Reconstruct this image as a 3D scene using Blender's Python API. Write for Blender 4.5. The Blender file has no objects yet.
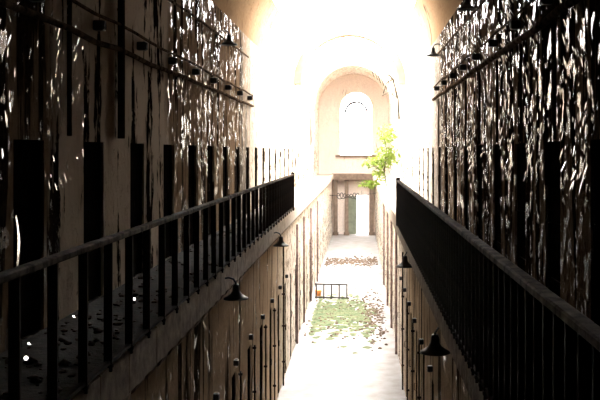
import bpy, bmesh, math, random
from mathutils import Vector, Matrix
random.seed(11)
PI = math.pi
sc = bpy.context.scene
col = sc.collection

# ------------------------------------------------------------------ sizes
WX = 2.48            # upper walls at x = +-WX
GZ = 4.25            # gallery walking level
EYE = 5.90
CAMX = 0.45
LWL, LWR = -1.52, 1.55     # lower wall faces
EDL, EDR = -1.45, 1.37     # gallery edges
RLL, RLR = -1.41, 1.29     # railings
SPR = 8.87           # vault springing
Y0, Y1 = -3.0, 66.0
OPEN0 = 25.0

# ------------------------------------------------------------------ materials
def nt_new(name):
    m = bpy.data.materials.new(name); m.use_nodes = True
    nt = m.node_tree
    b = nt.nodes['Principled BSDF']
    return m, nt, b
def node(nt, typ, **kw):
    n = nt.nodes.new(typ)
    for k, v in kw.items():
        if k.startswith('i_'):
            key = k[2:]
            n.inputs[int(key) if key.isdigit() else key].default_value = v
        else: setattr(n, k, v)
    return n
def mapped(nt, scale, loc=(0,0,0)):
    t = node(nt, 'ShaderNodeTexCoord')
    mp = node(nt, 'ShaderNodeMapping'); mp.inputs['Scale'].default_value = scale; mp.inputs['Location'].default_value = loc
    nt.links.new(t.outputs['Object'], mp.inputs['Vector']); return mp.outputs['Vector']
def noise(nt, vec, scale, detail=6, rough=.6, dist=0):
    n = node(nt, 'ShaderNodeTexNoise'); n.inputs['Scale'].default_value = scale
    n.inputs['Detail'].default_value = detail; n.inputs['Roughness'].default_value = rough
    n.inputs['Distortion'].default_value = dist
    nt.links.new(vec, n.inputs['Vector']); return n.outputs['Fac']
def ramp(nt, fac, stops):
    r = node(nt, 'ShaderNodeValToRGB')
    el = r.color_ramp.elements
    while len(el) < len(stops): el.new(.5)
    for e, (p, c) in zip(el, stops):
        e.position = p; e.color = (c, c, c, 1) if not isinstance(c, tuple) else (*c, 1)
    nt.links.new(fac, r.inputs['Fac']); return r.outputs['Color']
def mixc(nt, f, a, b):
    m = node(nt, 'ShaderNodeMix', data_type='RGBA')
    for inp, v in ((m.inputs[0], f), (m.inputs[6], a), (m.inputs[7], b)):
        if isinstance(v, (int, float)): inp.default_value = v
        elif isinstance(v, tuple): inp.default_value = (*v, 1)
        else: nt.links.new(v, inp)
    return m.outputs[2]
def math_(nt, op, a, b=0.0, c=None):
    m = node(nt, 'ShaderNodeMath', operation=op)
    for i, v in enumerate((a, b, c)):
        if v is None: continue
        if isinstance(v, (int, float)): m.inputs[i].default_value = v
        else: nt.links.new(v, m.inputs[i])
    return m.outputs[0]
def bump(nt, b, h, strength, dist):
    n = node(nt, 'ShaderNodeBump'); n.inputs['Strength'].default_value = strength
    n.inputs['Distance'].default_value = dist
    nt.links.new(h, n.inputs['Height']); nt.links.new(n.outputs['Normal'], b.inputs['Normal'])

def simple(name, c, rough=.8, metal=0, c2=None, sc_=6, bd=0.0, spec=None, glare_col=None):
    m, nt, b = nt_new(name)
    v = mapped(nt, (1, 1, 1)); f = noise(nt, v, sc_)
    cc = mixc(nt, ramp(nt, f, [(.35, 0.0), (.65, 1.0)]), c, c2 or tuple(x*.6 for x in c))
    if glare_col:  # glare of the open-roof zone painted in as a paler colour
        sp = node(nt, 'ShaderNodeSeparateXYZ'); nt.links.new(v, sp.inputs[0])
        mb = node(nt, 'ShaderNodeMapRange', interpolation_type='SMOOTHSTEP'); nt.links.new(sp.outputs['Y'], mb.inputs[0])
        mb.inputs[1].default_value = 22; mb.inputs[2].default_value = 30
        cc = mixc(nt, mb.outputs[0], cc, glare_col)
    nt.links.new(cc, b.inputs['Base Color'])
    b.inputs['Roughness'].default_value = rough; b.inputs['Metallic'].default_value = metal
    if spec is not None: b.inputs['Specular IOR Level'].default_value = spec
    if bd: bump(nt, b, noise(nt, v, sc_*3), .6, bd)
    return m

def peeling(name, plain, gloss_th, seed, glare_tint=None, dark=(.009, .005, .0035), paint=(.17, .135, .095), stain=.5, smooth=None, z_top=99):
    """old plaster with peeling gloss paint.  plain = bare plaster colour"""
    m, nt, b = nt_new(name)
    v1 = mapped(nt, (1, 1, .6), (seed, seed*2, seed))
    v2 = mapped(nt, (1, 1, .10), (seed*3, seed, seed))
    flakes = noise(nt, v1, 5.5, 8, .68, .4)
    streak = noise(nt, v2, 3.0, 7, .62)
    big = noise(nt, v1, .55, 2, .5)
    # paint film present where flakes high
    pm = ramp(nt, flakes, [(gloss_th, 0.0), (gloss_th+.025, 1.0)])
    dk = ramp(nt, math_(nt, 'ADD', math_(nt, 'MULTIPLY', streak, .75), math_(nt, 'MULTIPLY', big, .25)), [(stain-.02, 0.0), (stain+.025, 1.0)])
    base = mixc(nt, dk, plain, dark)
    fine = noise(nt, v1, 22, 5, .7)
    base = mixc(nt, ramp(nt, fine, [(.35, 0.0), (.7, .45)]), base, tuple(x*.35 for x in plain))
    colr = mixc(nt, pm, base, paint)
    rg = mixc(nt, pm, (.92,)*3, (.13,)*3)
    spec = mixc(nt, pm, (.0,)*3, (.9,)*3)
    if smooth:
        sep = node(nt, 'ShaderNodeSeparateXYZ'); nt.links.new(mapped(nt, (1,1,1)), sep.inputs[0])
        wob = math_(nt, 'ADD', sep.outputs['Y'], math_(nt, 'MULTIPLY', big, 2.2))
        mr = node(nt, 'ShaderNodeMapRange', interpolation_type='SMOOTHSTEP'); nt.links.new(wob, mr.inputs[0])
        mr.inputs[1].default_value = smooth[0]; mr.inputs[2].default_value = smooth[0]+.5
        mr2 = node(nt, 'ShaderNodeMapRange', interpolation_type='SMOOTHSTEP'); nt.links.new(wob, mr2.inputs[0])
        mr2.inputs[1].default_value = smooth[1]-.5; mr2.inputs[2].default_value = smooth[1]
        inside = math_(nt, 'MULTIPLY', mr.outputs[0], math_(nt, 'SUBTRACT', 1.0, mr2.outputs[0]))
        st2 = ramp(nt, math_(nt, 'ADD', math_(nt, 'MULTIPLY', streak, .7), math_(nt, 'MULTIPLY', flakes, .3)), [(.515, 0.0), (.545, 1.0)])
        alt = mixc(nt, st2, (.44, .355, .28), dark)
        colr = mixc(nt, inside, colr, alt)
        rg = mixc(nt, inside, rg, (.9,)*3)
        spec = mixc(nt, inside, spec, (.0,)*3)
    if glare_tint:      # paler along the depth: open-roof brightness painted into the plaster colour
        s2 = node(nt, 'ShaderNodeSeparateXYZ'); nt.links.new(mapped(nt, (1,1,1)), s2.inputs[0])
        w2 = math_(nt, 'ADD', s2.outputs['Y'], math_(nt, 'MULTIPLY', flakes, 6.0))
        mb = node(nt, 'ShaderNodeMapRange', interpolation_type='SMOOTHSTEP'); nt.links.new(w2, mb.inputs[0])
        mb.inputs[1].default_value = glare_tint[0]; mb.inputs[2].default_value = glare_tint[1]
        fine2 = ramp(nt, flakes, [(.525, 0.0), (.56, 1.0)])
        pale = mixc(nt, fine2, glare_tint[2], glare_tint[3])
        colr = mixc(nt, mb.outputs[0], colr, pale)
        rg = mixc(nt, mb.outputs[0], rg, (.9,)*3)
    nt.links.new(colr, b.inputs['Base Color']); nt.links.new(rg, b.inputs['Roughness'])
    nt.links.new(spec, b.inputs['Specular IOR Level'])
    h = math_(nt, 'ADD', math_(nt, 'MULTIPLY', flakes, 1.0), math_(nt, 'MULTIPLY', streak, .8))
    h = math_(nt, 'ADD', h, math_(nt, 'MULTIPLY', pm, .10))
    h = math_(nt, 'MULTIPLY', h, math_(nt, 'SUBTRACT', 1.0, math_(nt, 'MULTIPLY', pm, .88)))
    bump(nt, b, h, .8, .07)
    return m

M = {}
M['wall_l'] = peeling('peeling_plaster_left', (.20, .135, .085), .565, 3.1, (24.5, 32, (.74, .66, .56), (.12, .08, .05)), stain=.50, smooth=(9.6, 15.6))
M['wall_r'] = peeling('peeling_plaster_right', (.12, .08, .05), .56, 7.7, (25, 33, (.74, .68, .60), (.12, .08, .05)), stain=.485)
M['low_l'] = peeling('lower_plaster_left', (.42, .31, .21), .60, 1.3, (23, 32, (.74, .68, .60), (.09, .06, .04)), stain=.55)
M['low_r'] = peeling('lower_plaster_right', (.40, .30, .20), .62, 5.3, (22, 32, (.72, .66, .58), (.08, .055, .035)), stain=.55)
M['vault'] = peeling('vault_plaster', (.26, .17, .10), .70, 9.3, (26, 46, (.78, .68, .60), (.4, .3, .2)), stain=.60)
M['end'] = peeling('end_plaster', (.82, .71, .64), .75, 12.3, stain=.63)
M['iron'] = simple('rusted_iron', (.022, .013, .009), .9, 0, (.010, .006, .005), 14, .004, .1)
M['rail'] = simple('worn_rail_paint', (.10, .072, .053), .9, 0, (.02, .013, .009), 9, .006, .03)
M['black'] = simple('black_enamel', (.012, .011, .011), .5, 0, None, 8)
M['door'] = simple('dark_cell_door', (.010, .008, .006), 1, 0, (.004, .003, .003), 5, .004, 0)
M['pipe'] = simple('conduit_paint', (.13, .092, .065), .85, 0, (.02, .014, .010), 7, .006, 0)
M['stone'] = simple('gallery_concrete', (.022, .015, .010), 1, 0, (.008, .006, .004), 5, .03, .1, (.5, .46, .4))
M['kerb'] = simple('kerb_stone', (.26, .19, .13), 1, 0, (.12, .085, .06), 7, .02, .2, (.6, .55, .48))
M['floor'] = simple('dusty_floor', (.27, .26, .265), .95, 0, (.20, .185, .175), 1.6, .01)
M['beam'] = simple('weathered_beam', (.22, .16, .12), .9, 0, (.12, .085, .065), 5, .01)
M['greendoor'] = simple('faded_green_door', (.20, .23, .17), .7, 0, (.13, .15, .11), 3, .003)
M['frame'] = simple('window_frame_metal', (.02, .018, .03), .7, 0, None, 5)
M['moss'] = simple('moss', (.03, .055, .015), .95, 0, (.09, .10, .045), 2.5, .02)
M['rubble'] = simple('rubble', (.13, .085, .055), .95, 0, (.05, .032, .02), 6, .02)
M['bark'] = simple('bark', (.06, .05, .03), .9, 0, (.03, .025, .015), 12, .01)
M['orange'] = simple('orange_plastic', (.75, .28, .07), .5, 0, (.6, .2, .05), 5)
M['rackmetal'] = simple('grey_rack_metal', (.012, .010, .011), .8, 0, (.02, .013, .01), 12)
M['rusty'] = simple('flaking_rusty_pipe', (.26, .17, .15), .8, 0, (.12, .075, .07), 8, .02)
M['rustbrown'] = simple('rust_brown_pipe', (.035, .023, .016), .95, 0, (.012, .008, .006), 10, .01, .1)
M['bulb'] = simple('dead_bulb_glass', (.6, .58, .5), .15)
m, nt, b = nt_new('shiny_water'); b.inputs['Base Color'].default_value = (.02, .018, .015, 1); b.inputs['Roughness'].default_value = .06
bump(nt, b, noise(nt, mapped(nt, (1,1,1)), 9), .3, .01); M['water'] = m
m, nt, b = nt_new('bare_metal'); b.inputs['Base Color'].default_value = (.85, .84, .78, 1); b.inputs['Metallic'].default_value = 1; b.inputs['Roughness'].default_value = .18; M['glint_metal'] = m
m, nt, b = nt_new('window_glass'); b.inputs['Base Color'].default_value = (.95, .97, 1, 1); b.inputs['Transmission Weight'].default_value = 1; b.inputs['Roughness'].default_value = 0; b.inputs['IOR'].default_value = 1.05; M['glass'] = m
m, nt, b = nt_new('leaf')
f = noise(nt, mapped(nt, (1,1,1)), 3)
lc = mixc(nt, f, (.09, .22, .03), (.30, .32, .06))
nt.links.new(lc, b.inputs['Base Color']); b.inputs['Roughness'].default_value = .6
tr = node(nt, 'ShaderNodeBsdfTranslucent'); nt.links.new(lc, tr.inputs['Color'])
mx = node(nt, 'ShaderNodeMixShader'); mx.inputs[0].default_value = .45
nt.links.new(b.outputs[0], mx.inputs[1]); nt.links.new(tr.outputs[0], mx.inputs[2])
nt.links.new(mx.outputs[0], nt.nodes['Material Output'].inputs['Surface']); M['leaf'] = m

# ------------------------------------------------------------------ helpers
def obj(name, bm, mat, parent=None, smooth=False):
    me = bpy.data.meshes.new(name)
    bmesh.ops.recalc_face_normals(bm, faces=bm.faces)
    bm.to_mesh(me); bm.free()
    if smooth:
        for p in me.polygons: p.use_smooth = True
    me.materials.append(mat)
    o = bpy.data.objects.new(name, me); col.objects.link(o); o.parent = parent
    return o
def box(bm, x0, x1, y0, y1, z0, z1):
    r = bmesh.ops.create_cube(bm, size=1)
    for v in r['verts']:
        v.co = Vector(((x0+x1)/2 + v.co.x*(x1-x0), (y0+y1)/2 + v.co.y*(y1-y0), (z0+z1)/2 + v.co.z*(z1-z0)))
    return r['verts']
def bevel(bm, w, seg=1):
    bmesh.ops.bevel(bm, geom=list(bm.edges), offset=w, segments=seg, affect='EDGES')
def tube(bm, pts, r, n=8, cap=True):
    pts = [Vector(p) for p in pts]; rings = []
    up = None
    for i, p in enumerate(pts):
        d = (pts[min(i+1, len(pts)-1)] - pts[max(i-1, 0)]).normalized()
        if up is None: up = Vector((0,0,1)) if abs(d.z) < .9 else Vector((1,0,0))
        a = d.cross(up).normalized(); bb = a.cross(d).normalized(); up = bb
        rr = r[i] if isinstance(r, (list, tuple)) else r
        rings.append([bm.verts.new(p + (a*math.cos(2*PI*k/n) + bb*math.sin(2*PI*k/n))*rr) for k in range(n)])
    for A, B in zip(rings, rings[1:]):
        for k in range(n): bm.faces.new((A[k], A[(k+1) % n], B[(k+1) % n], B[k]))
    if cap: bm.faces.new(rings[0][::-1]); bm.faces.new(rings[-1])
def lathe(bm, prof, cx=0, cy=0, n=20):
    rings = [[bm.verts.new((cx+r*math.cos(2*PI*k/n), cy+r*math.sin(2*PI*k/n), z)) for k in range(n)] for r, z in prof]
    for A, B in zip(rings, rings[1:]):
        for k in range(n): bm.faces.new((A[k], A[(k+1) % n], B[(k+1) % n], B[k]))
    return rings
def struct(o): o['kind'] = 'structure'; return o
def tag(o, label, cat, group=None, kind=None):
    if label: o['label'] = label
    o['category'] = cat
    if group: o['group'] = group
    if kind: o['kind'] = kind
    return o
def empty(name, loc, rz=0):
    o = bpy.data.objects.new(name, None); col.objects.link(o); o.location = loc; o.rotation_euler.z = rz
    o.empty_display_size = .1
    return o
def copy_tree(o, parent=None):
    c = o.copy(); col.objects.link(c); c.parent = parent
    for ch in [x for x in bpy.data.objects if x.parent == o and x != c]:
        copy_tree(ch, c)
    return c

# ------------------------------------------------------------------ walls with door openings
DW, DZ = .76, 6.00
SP = 2.0
DL = [6.24 + SP*k for k in range(30) if 6.24+SP*k < 65]      # left upper door centres
DR = [5.80 + SP*k for k in range(30) if 5.80+SP*k < 65]
LDW, LDZ = .46, 2.42
LL = [10.5 + SP*k for k in range(28) if 10.5+SP*k < 65]      # lower cells
LR = [10.1 + SP*k for k in range(28) if 10.1+SP*k < 65]

def cell_wall(name, side, x, depth, zb, zt, centres, w, dz0, dz1, mat, ystart=Y0, yend=Y1):
    """wall face at x with recesses going outward to side*depth"""
    bm = bmesh.new()
    xb = x + side*depth
    ys = [ystart]
    for c in centres: ys += [c-w/2, c+w/2]
    ys.append(yend)
    def quad(a, b_, c, d): bm.faces.new([bm.verts.new(p) for p in (a, b_, c, d)])
    for i in range(len(ys)-1):
        a, b_ = ys[i], ys[i+1]
        if i % 2 == 0:
            quad((x,a,zb), (x,b_,zb), (x,b_,zt), (x,a,zt))
        else:
            if dz0 > zb: quad((x,a,zb), (x,b_,zb), (x,b_,dz0), (x,a,dz0))
            quad((x,a,dz1), (x,b_,dz1), (x,b_,zt), (x,a,zt))
            quad((x,a,dz0), (xb,a,dz0), (xb,a,dz1), (x,a,dz1))
            quad((x,b_,dz0), (xb,b_,dz0), (xb,b_,dz1), (x,b_,dz1))
            quad((x,a,dz1), (xb,a,dz1), (xb,b_,dz1), (x,b_,dz1))
            quad((x,a,dz0), (xb,a,dz0), (xb,b_,dz0), (x,b_,dz0))
            quad((xb,a,dz0), (xb,b_,dz0), (xb,b_,dz1), (xb,a,dz1))
    # outer masonry face, top, ends
    xo = x + side*(depth+.25)
    quad((xo,ystart,zb), (xo,yend,zb), (xo,yend,zt), (xo,ystart,zt))
    quad((x,ystart,zt), (x,yend,zt), (xo,yend,zt), (xo,ystart,zt))
    quad((x,ystart,zb), (x,yend,zb), (xo,yend,zb), (xo,ystart,zb))
    quad((x,ystart,zb), (xo,ystart,zb), (xo,ystart,zt), (x,ystart,zt))
    quad((x,yend,zb), (xo,yend,zb), (xo,yend,zt), (x,yend,zt))
    bmesh.ops.remove_doubles(bm, verts=bm.verts, dist=1e-4)
    return struct(obj(name, bm, mat))
cell_wall('wall_left', -1, -WX, .20, GZ, SPR, DL, DW, GZ, DZ, M['wall_l'])
cell_wall('wall_right', 1, WX, .20, GZ, SPR, DR, DW, GZ, DZ, M['wall_r'])
cell_wall('wall_lower_left', -1, LWL, .40, 0, GZ-.28, LL, LDW, 0, LDZ, M['low_l'])
cell_wall('wall_lower_right', 1, LWR, .40, 0, GZ-.28, LR, LDW, 0, LDZ, M['low_r'])

# cell doors (iron-banded leaf set back in its recess)
def door_proto(w, h):
    bm = bmesh.new(); box(bm, -.03, .03, -w/2, w/2, 0, h)
    for z in (.25, h*.5, h-.25): box(bm, -.042, .042, -w/2+.02, w/2-.02, z-.035, z+.035)
    return bm
def frame_bm(w, h):
    bm = bmesh.new()
    box(bm, -.05, .05, -w/2, -w/2+.05, 0, h); box(bm, -.05, .05, w/2-.05, w/2, 0, h); box(bm, -.05, .05, -w/2, w/2, h-.05, h)
    return bm
n_door = 0
def make_door(w, h):
    r = obj('door_0', door_proto(w-.1, h-.05), M['door']); struct(r)
    obj('door_frame', frame_bm(w, h), M['door'], r)
    bm = bmesh.new(); tube(bm, [(-.045, w*.3, h*.5), (-.09, w*.3, h*.5), (-.09, w*.3, h*.5+.14), (-.045, w*.3, h*.5+.14)], .009, 6)
    obj('door_handle', bm, M['iron'], r)
    return r
du = make_door(DW, DZ-GZ); dl = make_door(LDW, LDZ)
first = {id(du): True, id(dl): True}
def put_door(p, x, y, z, flip):
    global n_door
    n_door += 1
    if first.get(id(p)): o = p; first[id(p)] = False
    else: o = copy_tree(p)
    o.name = 'door_%d' % n_door
    o.location = (x, y, z); o.rotation_euler.z = PI if flip else 0
for y in DL: put_door(du, -WX-.08, y, GZ, True)
for y in DR: put_door(du, WX+.08, y, GZ, False)
for y in LL: put_door(dl, LWL-.06, y, 0, True)
for y in LR: put_door(dl, LWR+.06, y, 0, False)

# floor
bm = bmesh.new(); box(bm, LWL-.65, LWR+.65, Y0, Y1+.5, -.3, 0); struct(obj('floor', bm, M['floor']))
# galleries
bm = bmesh.new(); box(bm, -WX-.67, EDL, Y0, Y1, GZ-.28, GZ); struct(obj('floor_gallery_left', bm, M['stone']))
bm = bmesh.new(); box(bm, EDR, WX+.67, Y0, Y1, GZ-.28, GZ); struct(obj('floor_gallery_right', bm, M['stone']))
# kerb trims
def kerb(name, xa, xb, y1):
    bm = bmesh.new(); y = 1.0
    while y < y1:
        L = random.uniform(.8, 1.1); box(bm, xa, xb, y, min(y+L-.012, y1), GZ-.30, GZ+random.uniform(.045, .055)); y += L
    bevel(bm, .008); return struct(obj(name, bm, M['kerb']))
kerb('trim_1', EDL-.03, EDL+.05, 64.9); kerb('trim_2', EDR-.05, EDR+.03, 64.9)
# corbels
def corbels(name, xw, xe, side, hs=1.0):
    bm = bmesh.new(); y = 2.0
    while y < 60:
        vs = []
        w = .26
        prof = [(xw+side*.02, GZ-.31), (xe, GZ-.31), (xe, GZ-.31-.09*hs), ((xw+xe)/2, GZ-.31-.19*hs), (xw+side*.02, GZ-.31-.25*hs)]
        A = [bm.verts.new((p[0], y, p[1])) for p in prof]; B = [bm.verts.new((p[0], y+w, p[1])) for p in prof]
        bm.faces.new(A); bm.faces.new(B[::-1])
        for k in range(5): bm.faces.new((A[k], A[(k+1) % 5], B[(k+1) % 5], B[k]))
        y += .5
    return struct(obj(name, bm, M['kerb']))
corbels('trim_3', LWR, EDR+.02, 1); corbels('trim_4', LWL, EDL-.01, -1, .6)

# ------------------------------------------------------------------ vault
def arch(bm, y0, y1, ri, ro, a0, a1, n=32, zc=SPR, cx=0, caps=True):
    rings = []
    ny = max(1, int((y1-y0)/2))
    for i in range(n+1):
        a = math.radians(a0 + (a1-a0)*i/n)
        rings.append([bm.verts.new((cx+r*math.cos(a), y, zc+r*math.sin(a))) for y, r in ((y0, ri), (y1, ri), (y1, ro), (y0, ro))])
    for A, B in zip(rings, rings[1:]):
        for k in range(4): bm.faces.new((A[k], A[(k+1) % 4], B[(k+1) % 4], B[k]))
    bm.faces.new(rings[0]); bm.faces.new(rings[-1][::-1])
bm = bmesh.new()
arch(bm, Y0, OPEN0, WX, WX+.67, 0, 180)
arch(bm, OPEN0, 58, WX, WX+.4, 0, 34, 10); arch(bm, OPEN0, 58, WX, WX+.4, 146, 180, 10)
arch(bm, 58, Y1+.5, WX, WX+.5, 0, 180)
struct(obj('ceiling', bm, M['vault'], smooth=False))
bm = bmesh.new(); arch(bm, 41, 41.9, WX-.32, WX+.45, 0, 180)
M['rib'] = simple('brown_rib_plaster', (.26, .18, .12), .95, 0, (.19, .13, .085), 3, .02)
struct(obj('trim_5', bm, M['rib']))
bm = bmesh.new(); arch(bm, 57.4, 58.1, WX-.14, WX+.55, 0, 180)
struct(obj('trim_6', bm, M['end']))
# wall behind the camera
bm = bmesh.new(); box(bm, -WX-.7, WX+.7, Y0-.3, Y0, -.3, 12.2); struct(obj('wall_back', bm, M['wall_r']))

# ------------------------------------------------------------------ far end wall with arched window and doorway
WCX, WR, WZ0, WZS = .18, 1.12, 5.62, 8.95
DX0, DX1, DH = .20, 1.02, 2.75
def poly_wall(y, th, name, mat):
    bm = bmesh.new()
    def loop(pts):
        vs = [bm.verts.new((p[0], y, p[1])) for p in pts]
        return [bm.edges.new((vs[i], vs[(i+1) % len(vs)])) for i in range(len(vs))]
    e = loop([(-3.2, 0), (DX0, 0), (DX0, DH), (DX1, DH), (DX1, 0), (3.2, 0), (3.2, 12.2), (-3.2, 12.2)])
    e += loop([(WCX-WR, WZ0), (WCX+WR, WZ0)] + [(WCX+WR*math.cos(a), WZS+WR*math.sin(a)) for a in [PI*k/20 for k in range(21)]])
    bmesh.ops.triangle_fill(bm, edges=e, use_beauty=True)
    r = bmesh.ops.extrude_face_region(bm, geom=list(bm.faces))
    for v in [g for g in r['geom'] if isinstance(g, bmesh.types.BMVert)]: v.co.y += th
    bmesh.ops.remove_doubles(bm, verts=bm.verts, dist=1e-5)
    return struct(obj(name, bm, mat))
poly_wall(Y1, .5, 'wall_far', M['end'])
# window: moulded surround, inner frame arch, mullion, pane
bm = bmesh.new(); arch(bm, Y1-.10, Y1+.1, WR+.02, WR+.34, 0, 180, 24, WZS, WCX)
for s in (-1, 1): box(bm, *(sorted((WCX+s*(WR+.02), WCX+s*(WR+.30)))), Y1-.08, Y1+.1, WZ0, WZS)
win = struct(obj('window_1', bm, M['end']))
bm = bmesh.new(); arch(bm, Y1+.2, Y1+.3, WR-.42, WR-.26, 0, 180, 24, WZS-.35, WCX)
for s in (-1, 1): box(bm, *(sorted((WCX+s*(WR-.36), WCX+s*(WR-.30)))), Y1+.2, Y1+.3, WZ0, WZS-.35)
for s in (-1, 1): box(bm, *(sorted((WCX+s*(WR-.31), WCX+s*(WR)))), Y1+.22, Y1+.27, WZ0+1.6, WZ0+1.65)
obj('window_frame', bm, M['frame'], win)
bm = bmesh.new(); box(bm, WCX-WR, WCX+WR, Y1+.245, Y1+.25, WZ0, WZS+WR*.98)
bm2 = bmesh.new()
vs = [bm2.verts.new((WCX+p[0], Y1+.25, p[1])) for p in [(-WR, WZ0), (WR, WZ0)] + [(WR*math.cos(PI*k/20), WZS+WR*math.sin(PI*k/20)) for k in range(21)]]
bm.free(); bm2.faces.new(vs); obj('pane', bm2, M['glass'], win)
bm = bmesh.new(); box(bm, WCX-WR-.35, WCX+WR+.35, Y1-.22, Y1+.3, WZ0-.16, WZ0); obj('window_sill', bm, M['beam'], win)
# far crossing gallery, beam and pilasters
bm = bmesh.new(); box(bm, LWL-.3, LWR+.3, Y1-1.0, Y1, GZ-.28, GZ); struct(obj('floor_gallery_far', bm, M['stone']))
bm = bmesh.new(); box(bm, LWL, LWR, Y1-1.15, Y1-.98, GZ-.38, GZ+.08); bevel(bm, .02)
tag(obj('cross_beam', bm, M['beam']), 'dark weathered beam carrying the walkway across the far end', 'beam')
for k, (xa, xb) in enumerate(((-1.40, -1.12), (-.62, -.36), (1.12, 1.42))):
    bm = bmesh.new(); box(bm, xa, xb, Y1-.96, Y1-.70, 0, GZ-.28); box(bm, xa-.06, xb+.06, Y1-.99, Y1-.67, 0, .2); box(bm, xa-.05, xb+.05, Y1-.99, Y1-.67, GZ-.45, GZ-.28)
    o = obj('wooden_post', bm, M['beam'])
    tag(o, ['leftmost brown post under the far walkway', 'brown post just left of the far green door', 'brown post right of the bright far doorway'][k], 'post', 'posts under the far walkway')
d = empty('door_99', (DX0, Y1-.03, 0), math.radians(198)); struct(d)
n_door += 1; d.name = 'door_%d' % n_door
bm = bmesh.new(); box(bm, 0, .80, -.03, .03, .02, DH-.05)
for z in (.3, 1.3): box(bm, .10, .70, -.045, .045, z, z+.8)
o = obj('door_leaf', bm, M['greendoor'], d)
bm = bmesh.new(); lathe(bm, [(0, 1.08), (.03, 1.09), (.03, 1.13), (0, 1.14)], .74, .06, 10); obj('door_knob', bm, M['iron'], d)

# outside ground seen through the doorway
bm = bmesh.new(); box(bm, -30, 30, Y1+.5, Y1+60, -.35, -.05); struct(obj('ground', bm, M['floor']))

# ------------------------------------------------------------------ railings
def railing(x, y0, y1, label, step, off):
    root = empty('gallery_railing', (x, y0, GZ))
    tag(root, label, 'railing', 'iron gallery railings')
    L = y1-y0
    bm = bmesh.new(); box(bm, -.036, .036, 0, L, .97, 1.015); bevel(bm, .008); obj('top_rail', bm, M['rail'], root)
    bm = bmesh.new(); box(bm, -.02, .02, 0, L, .075, .10); obj('bottom_rail', bm, M['iron'], root)
    bm = bmesh.new(); box(bm, -.03, .03, -.012, .012, .02, .975); box(bm, -.035, .035, -.02, .02, .05, .075)
    p = obj('baluster', bm, M['iron'], root); p.location = (0, off, 0)
    y = off + step
    while y < L-.02:
        c = p.copy(); col.objects.link(c); c.parent = root; c.location = (0, y, 0); y += step
    bm = bmesh.new(); box(bm, -.045, .045, -.045, .045, 0, 1.06); bevel(bm, .006)
    o = obj('end_post', bm, M['iron'], root); o.location = (0, L-.05, 0)
    return root
railing(RLL, 2.8, 25.8, 'rusty iron railing along the left gallery edge', .62, .35)
railing(RLR, 1.6, 20.6, 'dark iron railing along the right gallery edge', .22, .1)

# ------------------------------------------------------------------ lamps
def lamp_proto():
    root = empty('gooseneck_lamp', (0, 0, 0))      # origin on the wall, arm along +x
    root['category'] = 'lamp'; root['group'] = 'gooseneck lamps'
    bm = bmesh.new()
    tube(bm, [(0, 0, .0), (.04, 0, .06), (.10, 0, .105), (.17, 0, .12), (.235, 0, .10), (.268, 0, .05), (.27, 0, -.02)], .014, 8)
    lathe(bm, [(0, -.05), (.05, -.05), (.05, .05), (0, .05)], 0, 0, 10)
    obj('bracket_arm', bm, M['black'], root, True)
    bm = bmesh.new()
    lathe(bm, [(.0, .03), (.035, .03), (.045, .0), (.05, -.06), (.075, -.10), (.125, -.135), (.168, -.16), (.172, -.175), (.155, -.165), (.11, -.14), (.06, -.105), (.035, -.06), (0, -.05)], .27, 0, 24)
    obj('lamp_shade', bm, M['black'], root, True)
    bm = bmesh.new(); lathe(bm, [(0, -.06), (.02, -.07), (.032, -.11), (.025, -.14), (0, -.155)], .27, 0, 12)
    obj('bulb', bm, M['bulb'], root, True)
    return root
lp = lamp_proto()
lamps = [(LWL, 12.75, EYE-1.855, 0, .0, 'large black gooseneck lamp on the left lower wall, nearest on that side'),
         (LWL, 20.0, EYE-1.87, 0, .0, 'small black gooseneck lamp on the left lower wall, above the long thin pipe'),
         (LWR, 10.3, EYE-2.06, 1, .0, 'large black gooseneck lamp on the right lower wall, nearest on that side'),
         (LWR, 17.15, EYE-1.965, 1, .0, 'small black gooseneck lamp under the right gallery, farther of the two there'),
         (-WX, 18.9, EYE+2.33, 0, .0, 'black gooseneck lamp near the vault on the left upper wall'),
         (WX, 15.3, EYE+2.50, 1, .0, 'black gooseneck lamp cut by the top of the view on the right upper wall'),
         (WX, 22.4, EYE+2.46, 1, .0, 'black gooseneck lamp on the right upper wall, at the edge of the glare')]
for i, (x, y, z, fl, s, lab) in enumerate(lamps):
    o = lp if i == 0 else copy_tree(lp)
    o.location = (x, y, z); o.rotation_euler.z = PI if fl else 0; o['label'] = lab

# ------------------------------------------------------------------ pipes and conduits
def pipe(name, pts, r, mat, label, cat='pipe', group=None, clips=None):
    bm = bmesh.new(); tube(bm, pts, r, 8); o = obj(name, bm, mat, None, True)
    tag(o, label, cat, group)
    if clips:
        for c in clips:
            b2 = bmesh.new(); box(b2, c[0]-.035, c[0]+.035, c[1]-.02, c[1]+.02, c[2]-.018, c[2]+.018)
            obj('pipe_clip', b2, M['iron'], o)
    return o
XW = WX-.05
def wavy(x, z, y0, y1, amp=.02, n=24):
    return [(x, y0+(y1-y0)*k/n, z+random.uniform(-amp, amp)) for k in range(n+1)]
pipe('wall_pipe', wavy(-XW, EYE+1.20, 4, 25), .034, M['pipe'], 'thick horizontal pipe under the small boxes on the left upper wall')
pipe('wall_pipe', wavy(-XW, EYE+1.50, 4, 25), .020, M['pipe'], 'thin horizontal pipe joining the small boxes on the left upper wall')
pipe('wall_pipe', wavy(XW-.01, EYE+1.38, 4, 25), .042, M['pipe'], 'thick horizontal pipe under the small boxes on the right upper wall')
pipe('wall_pipe', wavy(XW, EYE+1.72, 4, 25), .018, M['pipe'], 'thin horizontal pipe joining the small boxes on the right upper wall')
pipe('wall_pipe', [(-XW, 6, EYE+2.12), (-XW, 12, EYE+2.22), (-XW, 16, EYE+2.34), (-XW, 24, EYE+2.42)], .022, M['pipe'], 'light conduit feeding the lamp on the left upper wall')
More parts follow.
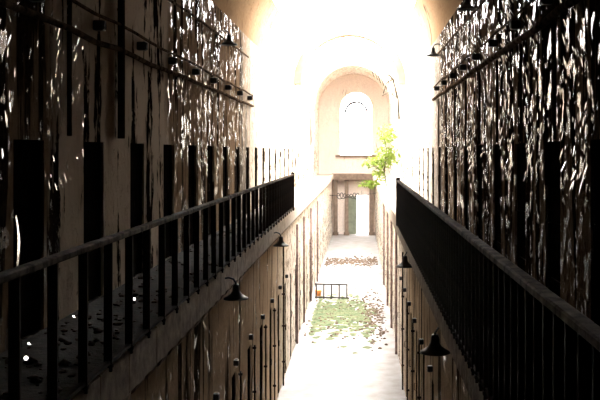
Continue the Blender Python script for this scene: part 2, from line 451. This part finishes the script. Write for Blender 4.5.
pipe('wall_pipe', [(XW, 6, EYE+2.30), (XW, 12, EYE+2.38), (XW, 24, EYE+2.47)], .022, M['pipe'], 'light conduit feeding the lamps on the right upper wall')
# drop pipes with clips on lower walls
def drop(x, s, y, z1, label, r=.018):
    pts = [(x+s*.045, y, 0), (x+s*.045, y, z1)] 
    return pipe('drop_pipe', pts, r, M['iron'], label, 'pipe', 'vertical pipes on the lower walls', [(x+s*.04, y, z) for z in (.6, 1.5, 2.3)])
drop(LWL, 1, 23.4, 3.55, 'long thin vertical pipe below the farther lamp on the left lower wall', .02)
drop(LWR, -1, 23.0, 3.4, 'long thin vertical pipe on the right lower wall, at the edge of the bright floor', .02)
names = ['farthest', 'second farthest', 'third farthest', 'fourth farthest', 'nearest']
for k, y in enumerate((21.0, 19.0, 17.0, 15.0)):
    drop(LWL, 1, y+.0, 2.35, 'short vertical pipe on the left lower wall, %s of the four short ones' % ['farthest', 'second farthest', 'second nearest', 'nearest'][k], .016)
for k, y in enumerate((20.6, 18.6, 16.6)):
    drop(LWR, -1, y, 2.55, 'short vertical pipe on the right lower wall, %s of the three short ones' % ['farthest', 'middle', 'nearest'][k], .016)
for side, x, ys in ((1, LWL, (28.5, 32, 36.5, 42)), (-1, LWR, (27, 31, 35.5, 41))):
    for k, y in enumerate(ys):
        pipe('drain_pipe', [(x+side*.05, y, 0), (x+side*.05, y, GZ-.6)], .035, M['rusty'], 'rusty drainpipe on the %s lower wall in the glare, %s from the near end' % ('left' if side > 0 else 'right', ['first', 'second', 'third', 'fourth'][k]), 'pipe', 'rusty drainpipes in the glare')
# big downpipe on the left upper wall
pipe('drain_pipe', [(-WX+.055, 11.2, DZ+.05), (-WX+.055, 11.2, SPR)], .045, M['rustbrown'], 'thick dark downpipe on the pale plaster of the left upper wall', 'pipe', None,
     [(-WX+.045, 11.2, z) for z in (6.6, 7.6)])
pipe('drain_pipe', [(-WX+.04, 9.25, DZ+.05), (-WX+.04, 9.25, SPR)], .026, M['rustbrown'], 'thin dark downpipe on the left upper wall, nearer than the thick one', 'pipe')
# narrow rods dropping from the conduit to each door on the right
P = None
for k, y in enumerate([q for q in DR if 7 < q < 25]):
    o = pipe('lever_rod', [(WX-.04, y-.30, DZ+.02), (WX-.04, y-.30, EYE+1.32)], .018, M['iron'], 'dark vertical rod above the right upper doorway %s' %
             ['nearest to the view', 'second from the view', 'third from the view', 'fourth from the view', 'fifth from the view', 'sixth from the view', 'seventh from the view', 'eighth from the view', 'ninth from the view'][k], 'rod', 'rods above the right upper doorways')
# junction boxes
def jbox():
    bm = bmesh.new(); box(bm, -.06, .06, -.055, .055, -.055, .055); bevel(bm, .01); r = obj('junction_box', bm, M['black'])
    bm = bmesh.new(); box(bm, .06, .068, -.045, .045, -.045, .045); obj('lid', bm, M['iron'], r)
    return r
jb = jbox(); used = False
ordn = ['first', 'second', 'third', 'fourth', 'fifth', 'sixth', 'seventh', 'eighth', 'ninth', 'tenth', 'eleventh', 'twelfth', 'thirteenth', 'fourteenth', 'fifteenth']
for side, cs, z in ((-1, DL, EYE+1.38), (1, DR, EYE+1.60)):
    k = 0
    for y in cs:
        if y < 7.5 or y > 24.5: continue
        o = copy_tree(jb) if used else jb; used = True
        o.location = (side*(WX-.06), y, z); o.rotation_euler.z = PI if side > 0 else 0
        o['category'] = 'box'; o['group'] = 'small dark boxes on the %s upper wall' % ('left' if side < 0 else 'right')
        o['label'] = 'small dark box on the %s upper wall, %s of its row from the near end' % ('left' if side < 0 else 'right', ordn[k]); k += 1
# small iron blocks above lower doors
bm = bmesh.new(); box(bm, -.04, .04, -.045, .045, -.045, .045); bevel(bm, .01); ib = obj('iron_block', bm, M['black']); used = False
for side, cs, x, z in ((-1, LL, LWL, EYE-3.3), (1, LR, LWR, EYE-3.3)):
    k = 0
    for y in cs:
        if y < 12 or y > 26: continue
        o = ib.copy() if used else ib
        if used: col.objects.link(o)
        used = True
        o.location = (x-side*.04, y, z)
        tag(o, 'small dark block on the %s lower wall, %s from the near end' % ('left' if side < 0 else 'right', ordn[k]), 'block', 'iron blocks over the lower doorways'); k += 1

# ------------------------------------------------------------------ peeling paint chips (flakes tilted to mirror the far light at the camera), uncountable
def chips(name, side, x, zones, n, mat, label):
    bm = bmesh.new()
    for _ in range(n):
        y0, y1, z0, z1 = random.choice(zones)
        y = random.uniform(y0, y1); z = random.uniform(z0, z1)
        w = random.uniform(.03, .085); h = random.uniform(.04, .18)
        p = Vector((x - side*.03, y, z))
        d1 = (Vector((.45, 0, EYE)) - p).normalized(); d2 = Vector((-side*random.uniform(0, 2), 36, 7.5)) - p
        nn = (d1 + d2.normalized()).normalized() + Vector((random.gauss(0, .05), random.gauss(0, .05), random.gauss(0, .08)))
        nn.normalize(); t1 = nn.cross(Vector((0, 0, 1))).normalized(); t2 = t1.cross(nn)
        k = random.choice((4, 5, 6)); vs = []
        for i in range(k):
            a = 2*PI*i/k + random.uniform(-.3, .3); q = random.uniform(.5, 1)
            pt = p + t1*math.cos(a)*w*.5*q + t2*math.sin(a)*h*.5*q
            if side*(pt.x - x) > -.002: pt.x = x - side*.002
            vs.append(bm.verts.new(pt))
        bm.faces.new(vs)
    o = obj(name, bm, mat); sol = o.modifiers.new('s', 'SOLIDIFY'); sol.thickness = .002
    return tag(o, label, 'paint', None, 'stuff')
M['chip'] = simple('chip_paint', (.50, .47, .40), .16, 0, (.3, .26, .20), 4, 0, .8)
chL = [(c+DW/2+.03, c+SP-DW/2-.03, GZ+1.3, 8.6) for c in DL if c < 24]
chR = [(c+DW/2+.03, c+SP-DW/2-.03, GZ+1.3, 8.6) for c in DR if c < 24]
chips('paint_flakes', -1, -WX, [z for z in chL if z[0] < 9.0 or z[0] > 14.8], 500, M['chip'], 'glint-tilted flakes of paint peeling off the left upper wall')
chips('paint_flakes', 1, WX, chR, 1100, M['chip'], 'glint-tilted flakes of paint peeling off the right upper wall')

# ------------------------------------------------------------------ debris on the left gallery
bm = bmesh.new()
for _ in range(420):
    x = random.uniform(-2.4, -1.6); y = random.uniform(4.5, 24); r = random.choice((.02, .02, .03, .045))*random.uniform(.7, 1.2)
    q = bmesh.ops.create_icosphere(bm, subdivisions=1, radius=r)
    for v in q['verts']: v.co = Vector((max(-2.46, v.co.x*random.uniform(.6, 1.4)+x), v.co.y*random.uniform(.6, 1.4)+y, GZ+max(0, v.co.z*random.uniform(.3, .8)+r*.25)))
M['clutter'] = simple('dark_plaster_debris', (.06, .042, .03), 1, 0, (.015, .010, .008), 6, .01, .1)
tag(obj('plaster_debris', bm, M['clutter']), 'dark crumbled plaster littering the left gallery floor', 'debris', None, 'stuff')
def glint_bit(p, w, h, label):  # added facets that stand for glints, angled to mirror far light at the camera
    p = Vector(p); d1 = (Vector((CAMX, 0, EYE)) - p).normalized(); d2 = (Vector((-.6, 36, 9.5)) - p).normalized()
    nn = (d1+d2).normalized(); t1 = nn.cross(Vector((0, 0, 1))).normalized(); t2 = t1.cross(nn)
    bm = bmesh.new(); A = []
    for i in range(7):
        a = 2*PI*i/7; q = random.uniform(.8, 1.1); A.append(p + t1*math.cos(a)*w*.5*q + t2*math.sin(a)*h*.5*q)
    lo = min(v.z for v in A)
    top = [bm.verts.new(v) for v in A]; bot = [bm.verts.new(v - nn*.004) for v in A]
    bm.faces.new(top); bm.faces.new(bot[::-1])
    for i in range(7): bm.faces.new((top[i], top[(i+1) % 7], bot[(i+1) % 7], bot[i]))
    for v in bm.verts: v.co.z += GZ + .003 - lo
    tag(obj('glint_facet', bm, M['glint_metal']), label, 'glint_bit', 'added glint facets on the left gallery')
glint_bit((-2.19, 7.35, GZ), .12, .03, 'wide added glint facet on the left gallery floor, nearest and largest of these')
glint_bit((-2.36, 7.9, GZ), .032, .032, 'small added glint facet left of the others, close to the nearest doorway')
glint_bit((-2.20, 8.0, GZ), .032, .032, 'small added glint facet just past the widest one')
glint_bit((-2.05, 10.3, GZ), .085, .03, 'small flat added glint facet farther along the left gallery')
glint_bit((-2.38, 9.2, GZ), .032, .032, 'small added glint facet at the foot of the left wall, between two doorways')
# bent strip added as a bright streak, leaning so it mirrors far light
bm = bmesh.new(); P = [Vector((-WX+.045, 7.80, 5.36)).lerp(Vector((-WX+.24, 7.30, 4.99)), t) + Vector((0, .05*math.sin(PI*t), 0)) for t in (0, .2, .4, .6, .8, 1)]
W = [.01, .03, .04, .06, .06, .04]; A = []
for p, w_ in zip(P, W):
    p = Vector(p); d1 = (Vector((CAMX, 0, EYE)) - p).normalized(); d2 = (Vector((-.6, 36, 6.5)) - p).normalized()
    t1 = (d1+d2).normalized().cross(Vector((0, 0, 1))).normalized(); A.append((bm.verts.new(p - t1*w_*.7), bm.verts.new(p + t1*w_*.7)))
for a, b_ in zip(A, A[1:]): bm.faces.new((a[0], a[1], b_[1], b_[0]))
o = obj('glint_strip', bm, M['glint_metal']); sd = o.modifiers.new('s', 'SOLIDIFY'); sd.thickness = .003
tag(o, 'bent metal strip angled to mirror a bright streak beside the nearest left doorway', 'strip')

# ------------------------------------------------------------------ floor things in the bright zone
bm = bmesh.new()
def blob(bm, x, y, r, h, n=9):
    c = bm.verts.new((x, y, h)); vs = [bm.verts.new((x+r*math.cos(2*PI*k/n)*random.uniform(.7, 1.2), y+r*1.3*math.sin(2*PI*k/n)*random.uniform(.7, 1.2), 0.002)) for k in range(n)]
    for k in range(n): bm.faces.new((c, vs[k], vs[(k+1) % n]))
for _ in range(700):
    y = random.gauss(33.6, 1.9); x = random.uniform(-1.3, .5 + .6*random.random()) - (.2 if y > 35 else 0)
    blob(bm, max(-1.1, x), y, random.uniform(.05, .18), random.uniform(.01, .05))
tag(obj('moss_patch', bm, M['moss']), 'green moss spreading over the bright corridor floor', 'moss', None, 'stuff')
bm = bmesh.new()
def stone(bm, x, y, r):
    q = bmesh.ops.create_icosphere(bm, subdivisions=1, radius=r)
    for v in q['verts']: v.co = Vector((v.co.x*random.uniform(.7, 1.3)+x, v.co.y*random.uniform(.7, 1.3)+y, max(0, v.co.z*random.uniform(.4, .8)+r*.3)))
for _ in range(1000):
    if random.random() < .5: stone(bm, random.uniform(-1.36, 1.36), random.gauss(49.5, .9), random.uniform(.03, .07))
    else: stone(bm, random.choice((random.uniform(.6, 1.36), random.uniform(-1.36, 1.2))), random.gauss(33.3, 2.2), random.uniform(.02, .06))
tag(obj('rubble', bm, M['rubble']), 'brown crumbled plaster scattered across the corridor floor', 'rubble', None, 'stuff')
# low metal rack
rk = empty('metal_rack', (-1.35, 37.2, 0), math.radians(-8)); tag(rk, 'low grey metal frame with upright bars standing on the bright floor', 'rack')
bm = bmesh.new(); tube(bm, [(0, 0, .58), (1.32, 0, .58)], .032, 6); obj('top_bar', bm, M['rackmetal'], rk)
bm = bmesh.new(); tube(bm, [(0, 0, .05), (1.38, 0, .05)], .032, 6); obj('bottom_bar', bm, M['rackmetal'], rk)
for k in range(5):
    bm = bmesh.new(); tube(bm, [(.05+.31*k, 0, 0), (.05+.31*k, 0, .60)], .032, 6); obj('upright_bar', bm, M['rackmetal'], rk)
bm = bmesh.new(); lathe(bm, [(0, 0), (.11, 0), (.14, .22), (.145, .23), (.13, .22), (.10, .02), (0, .02)], -1.25, 37.9, 14)
tag(obj('bucket', bm, M['orange'], None, True), 'small orange bucket behind the low metal frame', 'bucket')

# ------------------------------------------------------------------ plants
def leaves(bm, c, rad, n, size):
    for _ in range(n):
        d = Vector((random.gauss(0, 1), random.gauss(0, 1), random.gauss(0, 1))).normalized() * random.random()**.5
        p = Vector(c) + Vector((d.x*rad[0], d.y*rad[1], d.z*rad[2]))
        L = size*random.uniform(.6, 1.3); a = Vector((random.uniform(-1, 1), random.uniform(-1, 1), random.uniform(-1, .4))).normalized()
        s = a.cross(Vector((random.uniform(-1, 1), random.uniform(-1, 1), 1))).normalized()*L*.3
        k = a.cross(s).normalized()*L*.06
        v = [bm.verts.new(q) for q in (p, p+a*L*.5+s+k, p+a*L, p+a*L*.5-s+k)]
        bm.faces.new(v)
def plant(base, blobs, label, stems):
    t = empty('sapling', base); tag(t, label, 'plant')
    bm = bmesh.new()
    for s in stems: tube(bm, [Vector(p)-Vector(base) for p in s], [.04]+[.025]*(len(s)-2)+[.008], 6)
    obj('stem', bm, M['bark'], t)
    bm = bmesh.new()
    for c, r, n in blobs: leaves(bm, Vector(c)-Vector(base), r, n*2, .20)
    obj('foliage', bm, M['leaf'], t)
plant((1.7, 44, GZ), [((1.75, 44, 5.7), (.6, .8, .55), 170), ((1.2, 44, 5.4), (.7, .6, .22), 110), ((1.75, 44, 6.7), (.5, .6, .5), 80), ((.95, 43.7, 4.4), (.55, .4, .16), 60), ((1.35, 43.7, 4.9), (.3, .4, .4), 40)],
      'yellow-green leafy sapling leaning off the right gallery into the light',
      [[(1.7, 44, GZ), (1.6, 44, 4.9), (1.35, 44, 5.6), (1.2, 44, 6.3)], [(1.62, 44, 4.8), (1.2, 43.9, 5.2), (.8, 43.9, 5.1)], [(1.6, 44, 4.9), (1.7, 44, 6), (1.5, 44, 7)], [(1.65, 44, 4.5), (1.3, 43.8, 4.55), (.75, 43.7, 4.4)]])
bm = bmesh.new()
tube(bm, [(2.3, 44, 7.4), (2.25, 44, 8.4), (2.0, 44, 9.3), (1.5, 43.9, 9.8), (1.0, 43.8, 10.0)], [.06, .05, .045, .035, .025], 6)
tube(bm, [(2.25, 44, 8.4), (1.8, 43.9, 8.7), (1.5, 43.8, 8.5)], .03, 6)
tube(bm, [(2.0, 44, 9.3), (1.7, 43.8, 9.1), (1.55, 43.7, 8.6)], .03, 6)
for k in range(8):
    x = 1.0+.15*k; tube(bm, [(x, 43.9, 9.95-.07*k), (x+.05, 43.85, 9.6-.12*k), (x+.12, 43.8, 9.4-.15*k)], .022, 5)
v = obj('dry_vine', bm, M['bark'], None, True); tag(v, 'bare dry vine hanging in an arc against the far vault', 'vine')
bm = bmesh.new(); tube(bm, [(-2.30, 52, 6.2), (-2.28, 52, 7.0), (-2.34, 52, 7.8), (-2.3, 52, 8.6)], [.05, .09, .06, .10], 7)
tag(obj('rusted_pipe', bm, M['rusty'], None, True), 'flaking purplish pipe on the left wall below the far arch', 'pipe')
# curled barbed wire above the far doorway
bm = bmesh.new(); pts = []
for k in range(160):
    t = k/159; a = 2*PI*6.5*t; pts.append((-1.0+1.35*t+.13*math.cos(a), 60+.15*math.cos(a), 3.0+.20*math.sin(a)*(.7+.3*math.sin(9*t))))
tube(bm, pts, .024, 5)
pts2 = [(-1.52, 60, 3.05), tuple(pts[0])]; tube(bm, pts2, .02, 5); tube(bm, [pts[-1], (1.55, 60, 3.2)], .015, 5)
tag(obj('wire_coil', bm, M['rackmetal']), 'tangled wire strung across the corridor before the far doorway', 'wire')

# ------------------------------------------------------------------ light
w = bpy.data.worlds.new('sky'); sc.world = w; w.use_nodes = True
bg = w.node_tree.nodes['Background']; bg.inputs[0].default_value = (1, .965, .91, 1); bg.inputs[1].default_value = 32.0
s = bpy.data.lights.new('sun', 'SUN'); s.energy = 8; s.angle = math.radians(9); s.color = (1, .95, .87)
so = bpy.data.objects.new('sun', s); col.objects.link(so)
so.rotation_euler = Vector((-.10, -.55, -1)).to_track_quat('-Z', 'Y').to_euler()
so.location = (0, 40, 20)

# ------------------------------------------------------------------ camera
cam = bpy.data.cameras.new('camera'); co = bpy.data.objects.new('camera', cam); col.objects.link(co)
co.location = (CAMX, 0, EYE); co.rotation_euler = (PI/2, 0, 0)
cam.sensor_width = 36; cam.lens = 930/600*36
cam.shift_x = -(360-300)/600; cam.shift_y = -(200-151)/600
sc.camera = co
cam.clip_end = 300
vs_ = sc.view_settings; vs_.view_transform = 'Standard'; vs_.look = 'None'; vs_.exposure = 0; vs_.gamma = 1; vs_.use_curve_mapping = False
sc.cycles.use_denoising = True
sc.cycles.max_bounces = 12; sc.cycles.diffuse_bounces = 8; sc.cycles.glossy_bounces = 4
